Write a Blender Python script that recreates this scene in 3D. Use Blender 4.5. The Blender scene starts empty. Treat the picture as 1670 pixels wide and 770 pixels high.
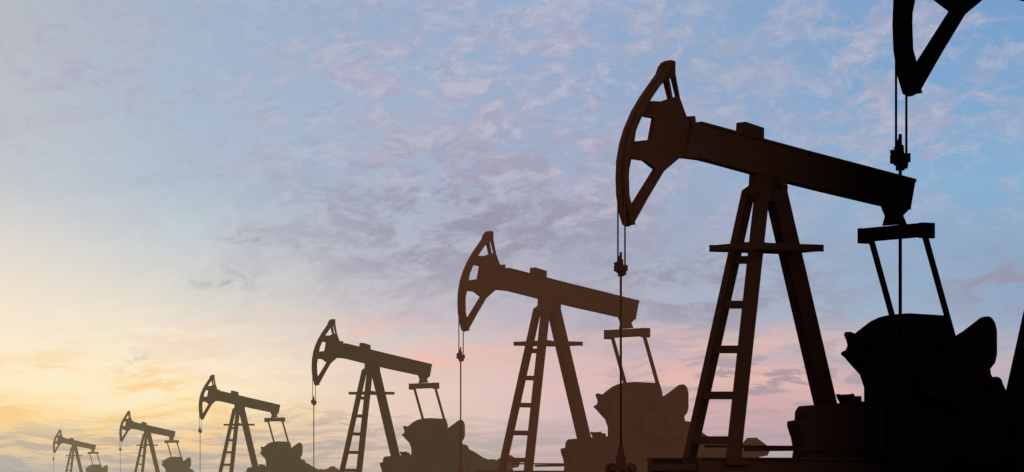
import bpy, bmesh, math, random
from mathutils import Vector, Matrix
random.seed(4)
scene = bpy.context.scene
scene.view_settings.view_transform = 'Standard'
scene.view_settings.look = 'None'
scene.view_settings.exposure = 0

def lin(c):
    c = c/255.0
    return c/12.92 if c <= 0.04045 else ((c+0.055)/1.055)**2.4
def L(rgb): return tuple(lin(c) for c in rgb)+(1.0,)

# ------------------------------------------------------------ camera
LENS = 150.0
F = LENS/36.0*1670.0           # focal length in photo pixels
CAMH = 0.30
HZ = 800.0                     # horizon row of the photo
PPM = 80.0                     # photo pixels per metre at the reference machine
cam_d = bpy.data.cameras.new("camera")
cam = bpy.data.objects.new("camera", cam_d)
scene.collection.objects.link(cam)
cam.location = (0, 0, CAMH)
cam.rotation_euler = (math.radians(90), 0, 0)
cam_d.lens = LENS; cam_d.sensor_width = 36
cam_d.shift_y = (HZ-385.0)/1670.0
cam_d.clip_start = 0.5; cam_d.clip_end = 60000
scene.camera = cam

# ------------------------------------------------------------ pumpjack local frame
TH = math.radians(30)
DA = F/PPM
XA = (1250-835)/PPM
ALA = math.atan2(XA, DA)
O = Vector((XA, DA, 0))
UH = Vector((math.cos(TH), math.sin(TH), 0))
VH = Vector((math.sin(TH), -math.cos(TH), 0))   # lateral, towards viewer
def P(px, py, v=0.0):
    """survey point -> machine coordinates (u along beam, v lateral, z up)"""
    d = Vector(((px-835)/F, 1, (HZ-py)/F)); c = Vector((0,0,CAMH))
    t = (v-(c-O).dot(VH))/d.dot(VH)
    p = c+d*t-O
    return Vector((p.dot(UH), v, p.z))
# machine mesh axes: x=u, y=-v, z
def M(p): return Vector((p[0], -p[1], p[2]))

parts = {}   # name -> mesh
def finish(bm, name, bevel=0.0, smooth=False):
    bmesh.ops.remove_doubles(bm, verts=bm.verts, dist=1e-5)
    bmesh.ops.recalc_face_normals(bm, faces=bm.faces)
    me = bpy.data.meshes.new(name); bm.to_mesh(me); bm.free()
    if smooth:
        for p in me.polygons: p.use_smooth = True
    parts[name] = (me, bevel)

def adj(poly, d, hole=False):
    n = len(poly)
    area = sum(poly[i][0]*poly[(i+1)%n][1]-poly[(i+1)%n][0]*poly[i][1] for i in range(n))
    s = 1 if area > 0 else -1
    out = []
    for i in range(n):
        a, b, c = poly[i-1], poly[i], poly[(i+1)%n]
        nx = 0
        for (p, q) in ((a,b),(b,c)):
            dx, dy = q[0]-p[0], q[1]-p[1]; l = math.hypot(dx,dy) or 1
            nx += s*dy/l
        nx *= 0.5
        k = max(-1, min(1, nx*1.6))
        if hole: k = -k
        out.append((b[0]-k*d, b[1]))
    return out

def extrude_poly(bm, poly, v, t, holes=(), comp=True):
    d = t*0.5*math.sin(TH)*PPM if comp else 0
    outer = adj(poly, d)
    loops = [outer]+[adj(h, d, True) for h in holes]
    edges = []; vsets = []
    for lp in loops:
        vs = [bm.verts.new(M(P(x, y, v))) for x, y in lp]
        es = [bm.edges.new((vs[i], vs[(i+1)%len(vs)])) for i in range(len(vs))]
        edges += es; vsets.append(vs)
    for lpvs in vsets:
        for w in lpvs: w.co.y -= t/2     # toward viewer side
    if holes:
        r = bmesh.ops.triangle_fill(bm, use_beauty=True, use_dissolve=False, edges=edges)
        faces = [g for g in r['geom'] if isinstance(g, bmesh.types.BMFace)]
    else:
        faces = [bm.faces.new(vsets[0])]
    r = bmesh.ops.extrude_face_region(bm, geom=faces)
    for g in r['geom']:
        if isinstance(g, bmesh.types.BMVert): g.co.y += t

def beam3(bm, a, b, w, h, up=Vector((0,1,0))):
    """rectangular bar between machine points a,b (u,v,z)"""
    a, b = M(a), M(b)
    d = (b-a).normalized()
    s = d.cross(up)
    if s.length < 1e-3: s = d.cross(Vector((1,0,0)))
    s.normalize(); t = s.cross(d).normalized()
    vs = []
    for p in (a, b):
        for i, j in ((-1,-1),(1,-1),(1,1),(-1,1)):
            vs.append(bm.verts.new(p+s*(w/2*i)+t*(h/2*j)))
    for f in ((0,1,2,3),(7,6,5,4),(0,4,5,1),(1,5,6,2),(2,6,7,3),(3,7,4,0)):
        bm.faces.new([vs[k] for k in f])

def rod3(bm, a, b, r1, r2=None, seg=14):
    a, b = M(a), M(b); r2 = r2 or r1
    d = b-a; q = d.to_track_quat('Z','Y').to_matrix().to_4x4()
    mat = Matrix.Translation((a+b)/2) @ q
    bmesh.ops.create_cone(bm, cap_ends=True, segments=seg, radius1=r1, radius2=r2, depth=d.length, matrix=mat)

def V3(u,v,z): return Vector((u,v,z))

# ---- horse head
head = [(1076,104),(1088,99),(1101,101),(1102,122),(1109,160),(1119,190),(1133,190),(1134,201),(1150,204),
        (1146,262),(1120,259),(1107,258),(1083,280),(1058,322),(1034,365),(1023,370),(1016,367),(1010,345),(1006,318),
        (1005,290),(1006,262),(1011,232),(1018,209),(1030,181),(1044,157),(1058,137),(1070,120),(1075,112)]
holes = [[(1083,131),(1088,161),(1077,166),(1058,165),(1070,147)],
         [(1045,189),(1062,193),(1056,228),(1034,231),(1038,210)],
         [(1029,259),(1047,262),(1064,276),(1029,338),(1025,312),(1025,285)],
         [(1091,128),(1094,128),(1101,158),(1096,159)]]
bm = bmesh.new(); extrude_poly(bm, head, 0, 0.16, holes); finish(bm, "horse_head", 0.008)
# curved wear plate along the front of the head (carries the bridle)
bm = bmesh.new()
arc = [(1075,106),(1070,120),(1058,137),(1044,157),(1030,181),(1018,209),(1011,232),(1006,262),(1005,290),(1006,318),(1010,345),(1016,366)]
inner = [(x+5.5,y+1.5) for x,y in arc]
extrude_poly(bm, [(x+7,y) for x,y in arc]+[(x+7,y) for x,y in inner[::-1]], 0, 0.40, comp=False)
extrude_poly(bm, [(1076,103),(1088,98.5),(1101,100.5),(1101,109),(1078,111)], 0, 0.24)
finish(bm, "head_track", 0.004)

# ---- walking beam (I section with stiffeners)
bm = bmesh.new()
extrude_poly(bm, [(1120,200),(1134,200),(1300,243),(1493,293.5),(1483,341),(1436,334),(1330,309),(1225,283),(1133,259),(1107,258)], 0, 0.28)
finish(bm, "walking_beam", 0.006)
bm = bmesh.new()
extrude_poly(bm, [(1134,199),(1300,242.5),(1493,292.5),(1492,297.5),(1300,247.5),(1133,204)], 0, 0.33)
extrude_poly(bm, [(1133,254.5),(1225,278.5),(1330,305),(1436,330),(1484,337.5),(1483,342.5),(1436,335),(1330,310),(1225,283.5),(1133,259.5)], 0, 0.33)
finish(bm, "beam_flanges", 0.003)
bm = bmesh.new()
extrude_poly(bm, [(1204,199),(1246,209.5),(1243,229),(1200,217)], 0, 0.34)
extrude_poly(bm, [(1118,190),(1133,190),(1134,202),(1117,202)], 0, 0.26)
finish(bm, "saddle_box", 0.012)

# ---- centre bearing
bm = bmesh.new()
extrude_poly(bm, [(1226,282),(1274,296),(1285,304),(1283,324),(1262,330),(1224,330),(1211,317),(1211,309),(1221,302),(1222,285)], 0, 0.30)
rod3(bm, P(1250,300,-0.32), P(1250,300,-0.32)+V3(0,0.64,0), 0.11)
finish(bm, "centre_bearing", 0.012)

# ---- samson post: spread front legs with rungs, single rear strut
WL = 0.9
def leg_pt(side, py):
    if side < 0: x = 1219+(py-320)*(1136-1219)/(695-320)
    else:        x = 1240+(py-340)*(1199-1240)/(720-340)
    f = (py-320)/(720-320)
    v = side*(0.16+(WL-0.16)*f)
    return P(x, py, v)
bm = bmesh.new()
beam3(bm, leg_pt(-1,312), leg_pt(-1,757), 0.20, 0.22)
beam3(bm, leg_pt(1,312), leg_pt(1,757), 0.22, 0.25)
finish(bm, "front_legs", 0.01)
bm = bmesh.new()
for y in (424,497,570,645,718):
    beam3(bm, leg_pt(-1,y), leg_pt(1,y), 0.13, 0.16, up=Vector((0,0,1)))
finish(bm, "ladder_rungs", 0.006)
bm = bmesh.new()
beam3(bm, P(1262,300,0), P(1368,752,0), 0.36, 0.34)
finish(bm, "rear_strut", 0.012)
bm = bmesh.new()
for s in (-1,1):
    p = leg_pt(s,752); beam3(bm, p+V3(-.26,0,-.03), p+V3(.26,0,-.03), 0.10, 0.42, up=Vector((0,1,0)))
p = P(1365,742,0); beam3(bm, p+V3(-.35,0,0), p+V3(.35,0,0), 0.12, 0.6)
finish(bm, "foot_plates", 0.01)

# ---- service platform round the post
bm = bmesh.new()
c = P(1250,405,0); hu, hv = 0.98, 0.60
for sv in (-1,1):
    beam3(bm, c+V3(-hu,sv*hv,0), c+V3(hu,sv*hv,0), 0.14, 0.07)
for su in (-1,-0.45,0.45,1):
    beam3(bm, c+V3(su*(hu-.035),-hv,0.0), c+V3(su*(hu-.035),hv,0.0), 0.07, 0.12, up=Vector((0,0,1)))
for s in (-1,1):
    extrude_poly(bm, [(1226,396),(1240,394),(1262,398),(1264,408),(1240,412),(1224,407)], s*0.3, 0.06)
finish(bm, "service_platform", 0.004)

# ---- tail bearing, equalizer, pitman arms
bm = bmesh.new()
extrude_poly(bm, [(1436,332),(1484,340),(1473,352),(1478,366),(1440,368),(1443,352)], 0, 0.22)
finish(bm, "tail_bearing", 0.01)
bm = bmesh.new()
e = P(1461,379,0)
ew = 1.13
beam3(bm, e+V3(0,-ew,0), e+V3(0,ew,0), 0.30, 0.27, up=Vector((0,0,1)))
for s in (-1,1):
    beam3(bm, e+V3(0,s*(ew-.09),-.02), e+V3(0,s*(ew+.03),-.02), 0.34, 0.32, up=Vector((0,0,1)))
finish(bm, "equalizer", 0.012)
bm = bmesh.new()
for s,(xa,ya),(xb,yb) in ((-1,(1420.5,390),(1487,632)),(1,(1508.5,385),(1575,625))):
    beam3(bm, P(xa,ya,s*1.08), P(xb,yb,s*1.08), 0.10, 0.09)
finish(bm, "pitman_arms", 0.004)

# ---- cranks and counterweights
bm = bmesh.new()
extrude_poly(bm, [(1376,546),(1380,541),(1388,542),(1394,546),(1405,535),(1420,524),(1436,517),(1455,513),(1480,511),(1546,515),(1554,540),
                  (1545,650),(1440,655),(1410,656),(1409,632),(1402,611),(1388,596),(1378,584),(1371,578),(1372,574),(1379,571),(1382,563),(1380,555)], -0.86, 0.18)
finish(bm, "crank_counterweight_far", 0.012)
bm = bmesh.new()
extrude_poly(bm, [(1530,590),(1556,549),(1572,539),(1590,525),(1600,518),(1610,516),(1618,519),(1623,527),(1626,540),(1626,578),(1623,592),
                  (1615,602),(1616,610),(1621,620),(1612,650),(1560,665),(1500,640),(1500,600)], 0.86, 0.18)
finish(bm, "crank_counterweight_near", 0.012)
bm = bmesh.new()
extrude_poly(bm, [(1412,600),(1430,552),(1462,534),(1535,534),(1558,556),(1600,575),(1614,620),(1622,757),(1412,757)], 0, 1.0)
finish(bm, "gear_reducer", 0.03)
bm = bmesh.new()
rod3(bm, P(1520,630,-1.15), P(1520,630,-1.15)+V3(0,2.3,0), 0.15, seg=24)
for s in (-1,1):
    q = P(1575,625,1.08); rod3(bm, V3(q.x,s*0.8,q.z), V3(q.x,s*1.18,q.z), 0.09)
finish(bm, "crank_shaft", 0.0, True)

# ---- motor housing at the front of the gear box, belt guard behind it
bm = bmesh.new()
extrude_poly(bm, [(1292,760),(1294,735),(1290,712),(1288,708),(1284,694),(1285,687),(1297,685),(1297,671),(1304,664),(1312,662),(1372,657),(1372,646),
                  (1376,643),(1384,644),(1387,650),(1399,646),(1402,655),(1440,655),(1440,760)], 0.25, 0.5)
finish(bm, "motor_housing", 0.015)
bm = bmesh.new()
extrude_poly(bm, [(1590,640),(1621,620),(1638,636),(1660,648),(1690,668),(1712,682),(1722,676),(1740,681),(1752,681),(1762,673),(1772,676),(1786,660),
                  (1800,664),(1812,670),(1832,684),(1836,694),(1828,708),(1806,712),(1812,730),(1812,757),(1590,757)], -0.3, 0.6)
finish(bm, "belt_guard", 0.015)
bm = bmesh.new()
for x,y,r,v in ((1640,700,.25,.0),(1770,712,.28,.1)):
    q = P(x,y,v); rod3(bm, q, q+V3(0,.35,0), r, seg=24)
finish(bm, "pulleys", 0.0)

# ---- skid
bm = bmesh.new()
a = P(1100,757,0); b = P(1835,757,0); zt = P(1250,747,0).z
uL, uR = a.x, b.x
for s in (-0.95, 0.95):
    beam3(bm, V3(uL,s,zt-.02), V3(uR,s,zt-.02), 0.04, 0.26)
    beam3(bm, V3(uL,s,zt-.22), V3(uR,s,zt-.22), 0.36, 0.16)
    beam3(bm, V3(uL,s,zt-.42), V3(uR,s,zt-.42), 0.04, 0.26)
n = 9
for i in range(n):
    u = uL+.1+(uR-uL-.2)*i/(n-1)
    beam3(bm, V3(u,-.86,zt-.2), V3(u,.86,zt-.2), 0.30, 0.12, up=Vector((0,0,1)))
finish(bm, "skid_rails", 0.004)
bm = bmesh.new()
beam3(bm, P(1215,733.5,0.5), P(1420,731.5,0.5), 0.07, 0.07)
beam3(bm, P(1150,728,-0.5), P(1300,729,-0.5), 0.05, 0.05)
finish(bm, "brake_linkage", 0.0)
bm = bmesh.new()
zc = zt-.44
beam3(bm, V3(uL-.3,0,zc/2-.1), V3(uR+.3,0,zc/2-.1), zc+.2, 2.4)
finish(bm, "concrete_foundation", 0.03)

# ---- bridle, carrier bar, polished rod, wellhead
bm = bmesh.new()
pc = P(1012.5,436,0); ux = pc.x
for s in (-1,1):
    rod3(bm, V3(P(1013.5,436,0).x, s*.135, pc.z), V3(P(1013.5,436,0).x, s*.135, P(1013,325,0).z), 0.017, seg=8)
zw = 1.15
rod3(bm, V3(ux,0,P(1013,411,0).z), V3(ux,0,zw), 0.024, seg=10)
finish(bm, "polished_rod", 0.0, True)
bm = bmesh.new()
beam3(bm, V3(ux,-.19,pc.z-.02), V3(ux,.19,pc.z-.02), 0.10, 0.12, up=Vector((0,0,1)))
rod3(bm, V3(ux,0,pc.z-.18), V3(ux,0,pc.z+.16), 0.065, 0.05, seg=8)
rod3(bm, V3(ux-.02,-.18,pc.z+.1), V3(ux,-.1,pc.z-.1), 0.035, seg=8)
rod3(bm, V3(ux,.17,pc.z+.02), V3(ux,.12,pc.z-.16), 0.04, seg=8)
rod3(bm, V3(ux-.13,0,pc.z-.07), V3(ux+.1,0,pc.z+.03), 0.03, seg=8)
rod3(bm, V3(ux-.07,-.02,pc.z+.1), V3(ux+.01,0.0,pc.z+.28), 0.022, seg=8)
finish(bm, "carrier_bar", 0.004)
bm = bmesh.new()
rod3(bm, V3(ux,0,-.05), V3(ux,0,.45), 0.16, seg=20)
rod3(bm, V3(ux,0,.45), V3(ux,0,.52), 0.25, seg=20)
rod3(bm, V3(ux,0,.52), V3(ux,0,1.0), 0.10, seg=20)
rod3(bm, V3(ux,0,1.0), V3(ux,0,1.18), 0.07, 0.05, seg=16)
rod3(bm, V3(ux,-.5,.72), V3(ux,.5,.72), 0.05, seg=12)
for s in (-1,1):
    rod3(bm, V3(ux,s*.34,.72), V3(ux,s*.4,.72), 0.13, seg=16)
finish(bm, "wellhead", 0.0)

# ------------------------------------------------------------ materials
def newmat(name):
    m = bpy.data.materials.new(name); m.use_nodes = True
    return m, m.node_tree.nodes, m.node_tree.links

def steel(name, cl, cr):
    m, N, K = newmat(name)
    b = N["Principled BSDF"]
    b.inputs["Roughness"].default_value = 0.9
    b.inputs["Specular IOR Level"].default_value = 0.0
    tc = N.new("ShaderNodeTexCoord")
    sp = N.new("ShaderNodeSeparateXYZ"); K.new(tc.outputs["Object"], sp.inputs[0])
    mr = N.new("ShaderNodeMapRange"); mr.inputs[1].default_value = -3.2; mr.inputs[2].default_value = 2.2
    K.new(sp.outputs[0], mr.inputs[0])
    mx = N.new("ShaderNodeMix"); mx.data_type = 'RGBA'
    mx.inputs[6].default_value = cl+(1,); mx.inputs[7].default_value = cr+(1,)  # warm haze glow fading along the machine, painted into the base colour
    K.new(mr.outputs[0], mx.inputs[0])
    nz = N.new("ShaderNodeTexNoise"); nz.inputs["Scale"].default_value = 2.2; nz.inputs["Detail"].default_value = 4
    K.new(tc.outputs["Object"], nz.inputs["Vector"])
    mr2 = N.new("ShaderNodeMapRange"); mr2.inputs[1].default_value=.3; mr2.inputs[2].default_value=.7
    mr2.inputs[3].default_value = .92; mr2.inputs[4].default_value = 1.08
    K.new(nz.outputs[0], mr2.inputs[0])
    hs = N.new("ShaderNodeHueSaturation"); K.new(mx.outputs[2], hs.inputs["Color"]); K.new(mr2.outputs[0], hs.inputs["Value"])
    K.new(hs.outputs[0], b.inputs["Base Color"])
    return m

MACH = [ # scale relative to reference, photo column of the post, base colour head -> gear end, haze glow painted in
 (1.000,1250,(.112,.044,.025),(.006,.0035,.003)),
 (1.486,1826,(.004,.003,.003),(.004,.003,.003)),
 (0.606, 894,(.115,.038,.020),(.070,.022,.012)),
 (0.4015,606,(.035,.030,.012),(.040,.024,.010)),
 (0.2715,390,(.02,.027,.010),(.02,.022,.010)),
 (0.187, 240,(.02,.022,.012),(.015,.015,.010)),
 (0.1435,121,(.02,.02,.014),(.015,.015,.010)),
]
for i,(s,px,cl,cr) in enumerate(MACH):
    D = DA/s; X = (px-835)/F*D
    al = math.atan2(X, D)
    nm = "pumpjack" if i == 0 else "pumpjack.%03d" % i
    emp = bpy.data.objects.new(nm, None); scene.collection.objects.link(emp)
    emp.location = (X, D, 0)
    emp.rotation_euler = (0,0,TH-(al-ALA))
    mat = steel("haze_tinted_steel_%d" % i, cl, cr)
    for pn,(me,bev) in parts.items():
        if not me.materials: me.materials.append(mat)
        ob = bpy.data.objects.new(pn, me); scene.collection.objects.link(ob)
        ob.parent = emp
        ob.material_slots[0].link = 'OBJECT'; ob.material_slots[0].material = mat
        if bev > 0 and s > 0.3:
            mo = ob.modifiers.new("bevel",'BEVEL'); mo.width = bev; mo.segments = 2; mo.limit_method='ANGLE'

# ------------------------------------------------------------ ground
bm = bmesh.new()
bmesh.ops.create_grid(bm, x_segments=60, y_segments=60, size=20000)
me = bpy.data.meshes.new("ground"); bm.to_mesh(me); bm.free()
g = bpy.data.objects.new("ground", me); scene.collection.objects.link(g)
m, N, K = newmat("dry_soil"); b = N["Principled BSDF"]; b.inputs["Roughness"].default_value = .95
tc = N.new("ShaderNodeTexCoord")
nz = N.new("ShaderNodeTexNoise"); nz.inputs["Scale"].default_value = .4; nz.inputs["Detail"].default_value = 8
K.new(tc.outputs["Object"], nz.inputs["Vector"])
cr = N.new("ShaderNodeValToRGB"); cr.color_ramp.elements[0].color=(.06,.045,.03,1); cr.color_ramp.elements[1].color=(.2,.15,.1,1)
cr.color_ramp.elements[0].position=.35; cr.color_ramp.elements[1].position=.68
K.new(nz.outputs[0], cr.inputs[0]); K.new(cr.outputs[0], b.inputs["Base Color"])
bp = N.new("ShaderNodeBump"); bp.inputs["Strength"].default_value=.5; K.new(nz.outputs[0], bp.inputs["Height"]); K.new(bp.outputs[0], b.inputs["Normal"])
me.materials.append(m)

# ------------------------------------------------------------ air over the field: self-glowing haze volume, plus an added red-brown one nearer
def air(name, y0, y1, top, sig, J):
    bm = bmesh.new()
    x0,x1,z0,z1 = -900,900,0.02,top
    vs = [bm.verts.new(p) for p in ((x0,y0,z0),(x1,y0,z0),(x1,y1,z0),(x0,y1,z0),(x0,y0,z1),(x1,y0,z1),(x1,y1,z1),(x0,y1,z1))]
    for f in ((3,2,1,0),(4,5,6,7),(0,1,5,4),(1,2,6,5),(2,3,7,6),(3,0,4,7)): bm.faces.new([vs[k] for k in f])
    me = bpy.data.meshes.new(name); bm.to_mesh(me); bm.free()
    hz = bpy.data.objects.new(name, me); scene.collection.objects.link(hz)
    m, N, K = newmat(name+"_air"); N.clear()
    o = N.new("ShaderNodeOutputMaterial"); ad = N.new("ShaderNodeAddShader")
    va = N.new("ShaderNodeVolumeAbsorption"); va.inputs["Color"].default_value=(0,0,0,1); va.inputs["Density"].default_value=sig
    ve = N.new("ShaderNodeEmission"); ve.inputs["Color"].default_value = J+(1,); ve.inputs["Strength"].default_value = sig  # haze brightness is emitted by the volume itself, not scattered sunlight
    K.new(va.outputs[0], ad.inputs[0]); K.new(ve.outputs[0], ad.inputs[1]); K.new(ad.outputs[0], o.inputs["Volume"])
    me.materials.append(m)
AIR = [("ground_haze", 134.0, 1200.0, 11.5, .00037, (.80,.72,.42)),
       ("brown_glow_haze",  97.0,  133.0, 11.8, .00135, (.80,.35,.19))]  # added volume, its brown glow evens the tone of machines behind it
for a in AIR: air(*a)

# ------------------------------------------------------------ sun
SUN_EL = math.radians(3.0); SUN_AZ = math.radians(-9.0)
sd = bpy.data.lights.new("sun",'SUN'); sd.energy = 2.0; sd.angle = math.radians(.5); sd.color=(1,.78,.55)
so = bpy.data.objects.new("sun", sd); scene.collection.objects.link(so)
dirv = Vector((math.sin(SUN_AZ)*math.cos(SUN_EL), math.cos(SUN_AZ)*math.cos(SUN_EL), math.sin(SUN_EL)))
so.rotation_euler = dirv.to_track_quat('Z','Y').to_euler()

# ------------------------------------------------------------ world
w = bpy.data.worlds.new("World"); scene.world = w; w.use_nodes = True
try:
    w.cycles.sampling_method = 'MANUAL'; w.cycles.sample_map_resolution = 256
except Exception as ex: print(ex)
N = w.node_tree.nodes; K = w.node_tree.links
N.clear()
out = N.new("ShaderNodeOutputWorld"); bg = N.new("ShaderNodeBackground"); K.new(bg.outputs[0], out.inputs[0])
def setin(sock, v):
    if isinstance(v, bpy.types.NodeSocket): K.new(v, sock)
    else: sock.default_value = v
def mth(op,a,b=0.0,c=None,clamp=False):
    n = N.new("ShaderNodeMath"); n.operation = op; n.use_clamp = clamp
    setin(n.inputs[0],a); setin(n.inputs[1],b)
    if c is not None: setin(n.inputs[2],c)
    return n.outputs[0]
def mrange(x,a,b,c=0.0,d=1.0,smooth=True):
    n = N.new("ShaderNodeMapRange"); n.interpolation_type = 'SMOOTHSTEP' if smooth else 'LINEAR'
    setin(n.inputs[0],x)
    for i,v in enumerate((a,b,c,d)): n.inputs[i+1].default_value = v
    return n.outputs[0]
def mix(f,a,b):
    n = N.new("ShaderNodeMix"); n.data_type='RGBA'; setin(n.inputs[0],f); setin(n.inputs[6],a); setin(n.inputs[7],b)
    return n.outputs[2]
tc = N.new("ShaderNodeTexCoord"); sp = N.new("ShaderNodeSeparateXYZ"); K.new(tc.outputs["Generated"], sp.inputs[0])
az = mth('ARCTAN2', sp.outputs[0], sp.outputs[1]); el = mth('ARCSINE', sp.outputs[2])
FU = F/100
U = mth('MULTIPLY', az, FU); V = mth('MULTIPLY', el, FU)

rows = [0,150,300,400,500,560,600,640,680,740,775]
cols = {
 0:   [(183,187,194),(188,193,200),(198,202,206),(224,217,208),(244,229,208),(251,234,204),(254,235,194),(255,229,178),(255,218,154),(222,198,160),(178,176,172)],
 300: [(164,180,201),(167,185,205),(176,193,208),(200,208,210),(227,220,206),(244,228,205),(252,232,200),(255,231,186),(255,224,164),(240,204,156),(205,185,162)],
 600: [(152,173,202),(160,178,204),(169,182,203),(181,188,200),(206,199,199),(222,206,198),(230,209,196),(233,210,192),(234,208,184),(220,194,174),(205,183,164)],
 900: [(149,173,206),(154,172,202),(164,174,198),(165,169,188),(180,176,190),(205,184,188),(222,188,186),(222,190,188),(217,190,188),(204,178,178),(190,168,168)],
 1200:[(133,165,202),(143,169,202),(150,173,202),(160,174,197),(166,178,196),(192,178,186),(216,178,178),(214,174,174),(208,170,172),(188,166,176),(170,150,162)],
 1450:[(123,160,202),(130,167,206),(139,176,208),(146,172,201),(154,176,198),(168,176,192),(188,174,184),(196,170,178),(200,166,174),(178,160,174),(165,150,165)],
 1670:[(118,158,201),(122,165,207),(132,176,210),(138,166,194),(146,168,196),(160,170,192),(174,171,188),(180,168,182),(185,165,178),(170,158,175),(160,150,165)],
}
def through(c, y):
    """colour of the sky itself, given how it looks through the hazy air"""
    e = max(1e-4,(HZ-y)/F)
    c = [lin(k) for k in c]
    for nm,y0,y1,top,sig,J in AIR[::-1]:
        ln = max(0.0, min(y1, (top-CAMH)/e)-y0)
        T = math.exp(-sig*ln)
        c = [max(.03,(k-(1-T)*j)/T) for k,j in zip(c,J)]
    return tuple(c)+(1.0,)
vt = mth('DIVIDE', V, 8.0)
col = None; prev = None
for x in sorted(cols):
    r = N.new("ShaderNodeValToRGB"); K.new(vt, r.inputs[0]); r.color_ramp.interpolation='LINEAR'
    els = r.color_ramp.elements
    data = sorted(((HZ-y)/800.0, through(c,y)) for y,c in zip(rows, cols[x]))
    els[0].position = data[0][0]; els[0].color = data[0][1]
    els[1].position = data[-1][0]; els[1].color = data[-1][1]
    for p,c in data[1:-1]:
        e = els.new(p); e.color = c
    if col is None: col = r.outputs[0]
    else: col = mix(mrange(U,(prev-835)/100,(x-835)/100,smooth=False), col, r.outputs[0])
    prev = x

def noise(su,sv,shear=0.0,detail=5,rough=.6,off=0.0):
    a = mth('MULTIPLY', mth('ADD', U, mth('MULTIPLY', V, shear)), su)
    b = mth('MULTIPLY', V, sv)
    c = N.new("ShaderNodeCombineXYZ"); K.new(a,c.inputs[0]); K.new(b,c.inputs[1]); c.inputs[2].default_value = off
    n = N.new("ShaderNodeTexNoise"); n.inputs["Scale"].default_value=1; n.inputs["Detail"].default_value=detail
    n.inputs["Roughness"].default_value=rough
    K.new(c.outputs[0], n.inputs["Vector"]); return n.outputs[0]
def blob(px,py,rx,ry):
    a = mth('DIVIDE', mth('SUBTRACT',U,(px-835)/100), rx/100); b = mth('DIVIDE', mth('SUBTRACT',V,(HZ-py)/100), ry/100)
    d = mth('SQRT', mth('ADD', mth('MULTIPLY',a,a), mth('MULTIPLY',b,b)))
    return mrange(d,0,1,1,0)
def mx_(*a):
    r = a[0]
    for b in a[1:]: r = mth('MAXIMUM', r, b)
    return r
def mul(*a):
    r = a[0]
    for b in a[1:]: r = mth('MULTIPLY', r, b)
    return r
# wind-sheared warp of the cloud field
wa = N.new("ShaderNodeCombineXYZ"); K.new(mul(U,.8),wa.inputs[0]); K.new(mul(V,1.3),wa.inputs[1])
wn = N.new("ShaderNodeTexNoise"); wn.inputs["Scale"].default_value=1; wn.inputs["Detail"].default_value=2; K.new(wa.outputs[0], wn.inputs["Vector"])
ws_ = N.new("ShaderNodeSeparateColor"); K.new(wn.outputs["Color"], ws_.inputs[0])
U0, V0 = U, V
U = mth('ADD', U, mth('MULTIPLY', mth('SUBTRACT', ws_.outputs[0], .5), .9))
V = mth('ADD', V, mth('MULTIPLY', mth('SUBTRACT', ws_.outputs[1], .5), .45))

n1 = noise(.55,1.0,-.5,3,.58,3.1)
n2 = noise(1.6,2.6,-.45,6,.66,7.7)
n3 = noise(3.6,6.0,-.4,4,.66,1.7)
region = mx_(blob(820,200,860,520), mul(blob(1500,120,600,400),.8), mul(blob(100,100,600,300),.5))
veil = mul(mrange(n1,.32,.56), mrange(n2,.38,.60))
col = mix(mul(veil,region,.95), col, L((176,175,196)))
fl = mul(mrange(n3,.44,.64), mrange(n2,.42,.58), region)
col = mix(mul(fl,.55), col, L((196,196,210)))
shd = mul(mrange(n3,.50,.36), mrange(n2,.44,.58), region)
col = mix(mul(shd,.45), col, L((148,158,186)))
n4 = noise(1.1,2.4,-.5,7,.70,12.3)
dk = mul(mrange(n4,.43,.59), mx_(blob(780,370,500,200), blob(1150,470,440,140), mul(blob(1640,470,200,90),1.0)))
col = mix(mul(dk,.85), col, L((144,144,168)))
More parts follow.
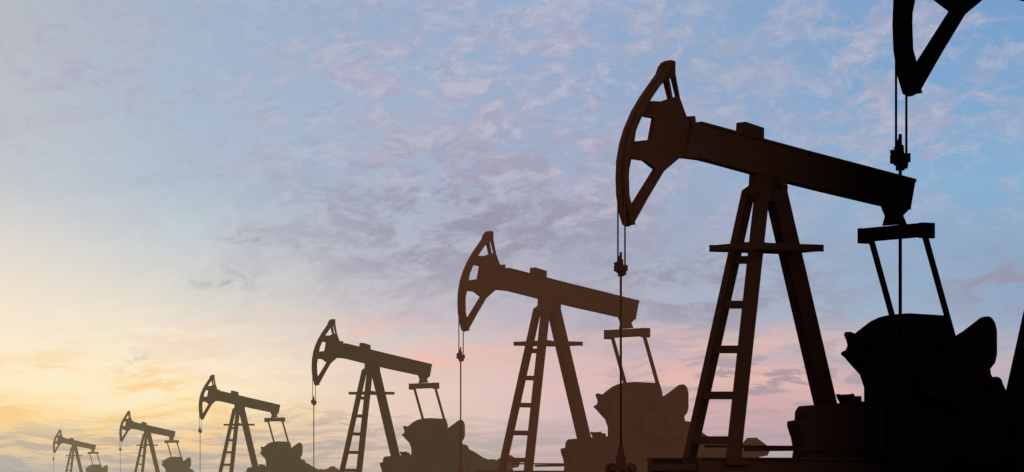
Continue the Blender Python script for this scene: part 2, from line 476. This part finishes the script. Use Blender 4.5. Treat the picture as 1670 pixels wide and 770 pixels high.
wis = mul(mrange(n3,.42,.62), mx_(blob(420,390,120,36), mul(blob(215,582,65,26),.8), blob(370,458,90,24)))
col = mix(mul(wis,.7), col, L((163,160,166)))
n5 = noise(.45,2.6,-1.2,5,.62,21.0)
pk = mul(mrange(n5,.42,.62), mx_(blob(1250,590,640,100), blob(720,570,380,80), mul(blob(380,560,380,90),.35)))
col = mix(mul(pk,.75), col, L((240,188,176)))
n6 = noise(.5,2.2,-1.8,6,.66,31.0)
ws = mul(mrange(n6,.46,.60), blob(200,610,500,160))
col = mix(mul(ws,.75), col, L((255,245,215)))
ws2 = mul(mrange(n6,.50,.39), blob(160,655,480,120))
col = mix(mul(ws2,.85), col, L((252,198,126)))
n7 = noise(1.3,5.0,0,6,.64,41.0)
lo = mul(mrange(n7,.49,.58), mx_(blob(1230,625,380,95), mul(blob(560,700,400,55),.55)))
col = mix(mul(lo,.9), col, L((145,138,160)))
n8 = noise(.7,7.5,0,6,.64,51.0)
lo2 = mul(mrange(n8,.44,.56), mrange(V0,1.35,.6))
col = mix(mul(lo2,.75), col, L((132,136,158)))

sky = N.new("ShaderNodeTexSky"); sky.sky_type='NISHITA'; sky.sun_disc=False
sky.sun_elevation = SUN_EL; sky.sun_rotation = SUN_AZ; sky.dust_density = 2.0
ns = N.new("ShaderNodeMix"); ns.data_type='RGBA'; ns.blend_type='MULTIPLY'; ns.inputs[0].default_value=1
K.new(sky.outputs[0], ns.inputs[6]); ns.inputs[7].default_value=(.12,.12,.12,1)
na = N.new("ShaderNodeMix"); na.data_type='RGBA'; na.blend_type='ADD'; na.inputs[0].default_value=1
K.new(ns.outputs[2], na.inputs[6]); na.inputs[7].default_value=(.24,.205,.20,1)  # constant fill added away from the sunset to brighten the machine faces
ab = mth('ABSOLUTE', az)
front = mul(mrange(ab,.5,1.3,1,0), mrange(el,.25,.8,1,0), mrange(el,-.1,-.02,0,1))
fin = mix(front, na.outputs[2], col)
K.new(fin, bg.inputs[0]); bg.inputs[1].default_value = 1.0
